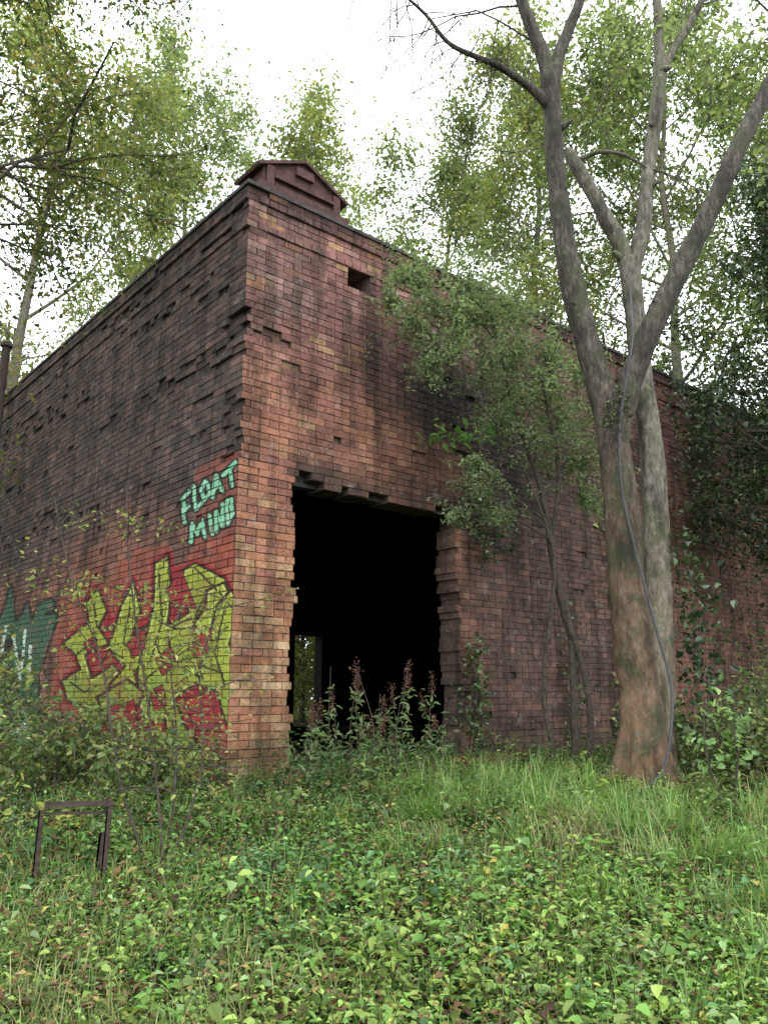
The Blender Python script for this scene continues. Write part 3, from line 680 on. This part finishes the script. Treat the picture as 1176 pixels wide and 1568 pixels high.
# ---------------------------------------------------------------- ground cover
g=np.random.default_rng(500)
def outside(x,y,m=.03):
    r=(x-CX)*dR[0]+(y-CY)*dR[1];l=(x-CX)*dL[0]+(y-CY)*dL[1]
    return ~((r>-m)&(l>-m))
def scatter(n,y0=1.6,y1=12.):
    y=np.exp(g.uniform(math.log(y0),math.log(y1),n));x=g.uniform(-1,1,n)*(.6*y+1.)
    k=outside(x,y);return x[k],y[k]
green=np.array([.14,.27,.06]);yel=np.array([.25,.34,.085]);blue=np.array([.09,.20,.08]);pale=np.array([.23,.34,.14])
mb=MB()
x,y=scatter(17000,1.8);dn=sn(x*1.6,y*1.6,61)+.5*sn(x*5,y*5,64);k=(dn>-.2)|(g.random(len(x))<.25);x=x[k];y=y[k];dn=dn[k]
n0=len(x);fr_=(np.abs(x+1.64)<.32)&(y>3.9)&(y<4.75)
h=g.uniform(.04,.17,n0)*(1+.7*np.clip(dn,-.5,1))*(1+.6*sstep((y-5)/2));tall=(g.random(n0)<.07)&~fr_;h=np.where(tall,g.uniform(.2,.42,n0),h);h=np.where(fr_,.06,h)
z=ground(x,y);nl=8;pt=sn(x*1.1+5,y*1.1,62)+.35*g.normal(0,1,n0)+.35*sstep((4.6-y)/1.5)
base=np.where((pt>.35)[:,None],yel,green);base=np.where((pt<-.35)[:,None],blue,base);base=np.where((g.random(n0)<.1)[:,None],pale,base)
base=np.where((g.random(n0)<.02)[:,None],np.array([.42,.36,.08]),base)
base=base*g.uniform(.6,1.3,n0)[:,None]
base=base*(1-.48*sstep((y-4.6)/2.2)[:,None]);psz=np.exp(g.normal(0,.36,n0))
a0=g.uniform(0,6.28,n0);lx=g.normal(0,.25,n0)*h;ly=g.normal(0,.25,n0)*h;asp=g.uniform(.35,.85,n0)
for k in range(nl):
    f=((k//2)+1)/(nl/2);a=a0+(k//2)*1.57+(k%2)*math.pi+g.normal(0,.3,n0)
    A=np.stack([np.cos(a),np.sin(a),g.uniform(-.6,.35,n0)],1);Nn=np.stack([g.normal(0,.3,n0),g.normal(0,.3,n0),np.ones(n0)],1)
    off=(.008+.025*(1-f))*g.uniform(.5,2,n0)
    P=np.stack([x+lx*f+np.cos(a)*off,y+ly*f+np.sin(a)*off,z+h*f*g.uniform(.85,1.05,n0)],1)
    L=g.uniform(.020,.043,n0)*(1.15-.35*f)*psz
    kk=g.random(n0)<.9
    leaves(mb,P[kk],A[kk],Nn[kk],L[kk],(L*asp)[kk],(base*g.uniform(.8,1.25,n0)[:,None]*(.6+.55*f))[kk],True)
for i in np.where(tall)[0][:1000]:
    p=np.array([x[i],y[i],z[i]]);tube(mb,[p,p+[lx[i],ly[i],h[i]]],[.003,.0015],3,(.12,.13,.05,0))
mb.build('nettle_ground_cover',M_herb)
mb=MB();x,y=scatter(60000,1.8,8);dn=sn(x*2,y*2,66);k=dn>-.25;x=x[k];y=y[k];n=len(x)
P=np.stack([x,y,ground(x,y)+g.uniform(.01,.09,n)],1);A=g.normal(0,1,(n,3));A[:,2]*=.2
Nn=np.stack([g.normal(0,.3,n),g.normal(0,.3,n),np.ones(n)],1);L=g.uniform(.010,.028,n)
C=np.array([green,yel,blue,pale])[g.integers(0,4,n)]*g.uniform(.5,1.15,n)[:,None]
leaves(mb,P,A,Nn,L,L*.85,C);mb.build('clover_carpet',M_herb)
mb=MB();x,y=scatter(34000,1.8);n=len(x)
P=np.stack([x,y,ground(x,y)+g.uniform(.005,.10,n)],1);A=g.normal(0,1,(n,3));A[:,2]*=.25
Nn=np.stack([g.normal(0,.3,n),g.normal(0,.3,n),np.ones(n)],1);L=g.uniform(.02,.065,n)
C=np.array([(.13,.075,.045),(.20,.125,.07),(.085,.055,.04),(.30,.22,.09),(.06,.09,.025)])[g.choice(5,n,p=[.3,.2,.2,.1,.2])]
leaves(mb,P,A,Nn,L,L*.6,C);mb.build('leaf_litter',M_litter)
def grass(name,cx,cy,nb,Lr,pal,spread,wd=.006,lean=.6):
    mb=MB();n=len(cx)*nb;X=np.repeat(cx,nb)+g.normal(0,spread,n);Y=np.repeat(cy,nb)+g.normal(0,spread,n)
    ta=np.repeat(g.uniform(0,6.28,len(cx)),nb);tl=np.repeat(g.uniform(.5,1.1,len(cx)),nb)
    k=outside(X,Y);X=X[k];Y=Y[k];ta=ta[k];tl=tl[k];n=len(X)
    Z=ground(X,Y);a=ta+g.normal(0,1.2,n);L=g.uniform(*Lr,n)*tl;ln=g.uniform(.15,1.,n)*lean*1.4
    d=np.stack([np.cos(a),np.sin(a),0*a],1);s=np.stack([-np.sin(a),np.cos(a),0*a],1);P0=np.stack([X,Y,Z],1)
    T=np.linspace(0,1,5);V=[]
    for t in T:
        c=P0+d*(L*ln*t**1.7)[:,None]+np.array([0,0,1])*(L*(t-ln*.55*t**2.4))[:,None]
        w=(wd*(1-t**1.5)+.0006)
        V+= [c-s*w,c+s*w]
    v=np.stack(V,1);f=np.array([[2*i,2*i+1,2*i+3,2*i+2] for i in range(4)])[None]+(np.arange(n)*10)[:,None,None]
    pal=np.array(pal);C=pal[g.choice(len(pal),n)]*g.uniform(.7,1.3,n)[:,None]
    mb.add(v.reshape(-1,3),f.reshape(-1,4),np.repeat(C,10,0));return mb.build(name,M_herb)
GP=[(.13,.25,.055),(.17,.30,.07),(.10,.19,.05),(.25,.29,.11)]
cx=np.concatenate([g.normal(1.9,.65,60),g.normal(1.0,.6,45),g.normal(2.2,.5,36),g.normal(.4,.4,14)]);cy=np.concatenate([g.normal(5.4,.6,60),g.normal(6.6,.6,45),g.normal(4.1,.4,36),g.normal(6.0,.5,14)])
grass('long_grass',cx,cy,60,(.14,.38),GP,.05,.0042,.95)
cx=np.concatenate([g.normal(1.0,.25,12),g.normal(2.7,.3,8)]);cy=np.concatenate([g.normal(5.0,.2,12),g.normal(5.8,.3,8)])
grass('dry_grass',cx,cy,50,(.14,.32),[(.32,.27,.15),(.26,.22,.12),(.18,.22,.08)],.06,.0025,1.)
x,y=scatter(2000,1.8,11);grass('short_grass',x,y,15,(.06,.22),GP,.06,.0022,.6)
x,y=scatter(240,2.2,5);k=(x<-.4);grass('dry_grass',x[k],y[k],50,(.06,.24),[(.36,.33,.16),(.29,.28,.12),(.22,.28,.09)],.12,.002,.8)

# ---------------------------------------------------------------- rusty metal frame in the grass
fr=MB()
def bar(a,b,w=.013,t=.013):
    a=np.array(a,float);b=np.array(b,float);d=unit(b-a);ref=np.array([0,0,1.]) if abs(d[2])<.9 else np.array([1.,0,0])
    s=unit(np.cross(d,ref));u=np.cross(s,d)
    for (sw,uw,so,uo) in ((w,t*.3,0,0),(w*.3,t,-w*.7,t*.72)):
        v=[p+s*(i*sw+so)+u*(j*uw+uo) for p in(a,b) for i,j in((-1,-1),(1,-1),(1,1),(-1,1))]
        fr.add(v,[[0,1,2,3],[7,6,5,4],[0,4,5,1],[1,5,6,2],[2,6,7,3],[3,7,4,0]])
bar((-1.80,4.5,.40),(-1.79,4.5,.925));bar((-1.455,4.52,.40),(-1.445,4.52,.93));bar((-1.81,4.5,.943),(-1.425,4.52,.950))
bar((-1.52,4.62,.45),(-1.50,4.62,.80),.028,.02);bar((-1.445,4.52,.935),(-1.56,4.8,.94))
bar((-1.79,4.5,.905),(-1.445,4.52,.907),.006,.006)
fr.build('rusty_metal_frame',M_iron)
mb=MB();tube(mb,[(-4.5,9.,.5),(-4.48,9.,3),(-4.47,9.,5.55)],[.05,.048,.045],10);tube(mb,[(-4.47,9,5.55),(-4.47,9,5.60),(-4.47,9,5.62)],[.07,.065,.001],10)
mb.build('metal_post',M_iron,True)
mb=MB();g=np.random.default_rng(9)
for i in range(40):
    r=g.uniform(.4,4.);p=W(r,-g.uniform(.05,.5),0);p[2]=float(ground(p[0],p[1]))+.03;a=g.uniform(0,3.1);s=np.array([.107,.05,.033])*g.uniform(.6,1)
    ca,sa=math.cos(a),math.sin(a);v=[]
    for k in(-1,1):
        for i2,j in((-1,-1),(1,-1),(1,1),(-1,1)): v.append(p+np.array([ca*i2*s[0]-sa*j*s[1],sa*i2*s[0]+ca*j*s[1],k*s[2]+i2*g.uniform(-.02,.02)]))
    mb.add(v,BF,(.14,.06,.04,0))
mb.build('brick_rubble',M_brick)

# ---------------------------------------------------------------- light, sky, camera
sc=bpy.context.scene
w=bpy.data.worlds.new('World');sc.world=w;w.use_nodes=True;nt=w.node_tree;nt.nodes.clear()
o=nt.nodes.new('ShaderNodeOutputWorld');b=nt.nodes.new('ShaderNodeBackground')
sk=nt.nodes.new('ShaderNodeTexSky');sk.sky_type='NISHITA';sk.sun_disc=False
sk.sun_elevation=math.radians(50);sk.sun_rotation=math.radians(160);sk.dust_density=4;sk.air_density=1.2
hs=nt.nodes.new('ShaderNodeHueSaturation');hs.inputs['Saturation'].default_value=.35
nt.links.new(sk.outputs[0],hs.inputs['Color'])
mx=nt.nodes.new('ShaderNodeMixRGB');mx.inputs[0].default_value=.8;mx.inputs[2].default_value=(22.5,23.5,24.5,1)
nt.links.new(hs.outputs[0],mx.inputs[1]);nt.links.new(mx.outputs[0],b.inputs[0]);b.inputs[1].default_value=.15
nt.links.new(b.outputs[0],o.inputs[0])
sl=bpy.data.lights.new('overcast_sun','SUN');sl.energy=1.3;sl.angle=math.radians(30);sl.color=(1,.98,.95)
so=bpy.data.objects.new('overcast_sun',sl);sc.collection.objects.link(so)
az=math.radians(160);el=math.radians(50)
dv=Vector((math.sin(az)*math.cos(el),math.cos(az)*math.cos(el),math.sin(el)))
so.rotation_euler=dv.to_track_quat('Z','Y').to_euler()
cd=bpy.data.cameras.new('camera');cd.sensor_fit='VERTICAL';cd.sensor_height=36;cd.lens=28.7;cd.clip_end=1000;cd.clip_start=.05
co=bpy.data.objects.new('camera',cd);sc.collection.objects.link(co);co.location=(0,0,1.5);co.rotation_euler=(math.radians(102.8),0,0)
sc.camera=co
sc.view_settings.view_transform='Standard';sc.view_settings.look='None';sc.view_settings.exposure=0
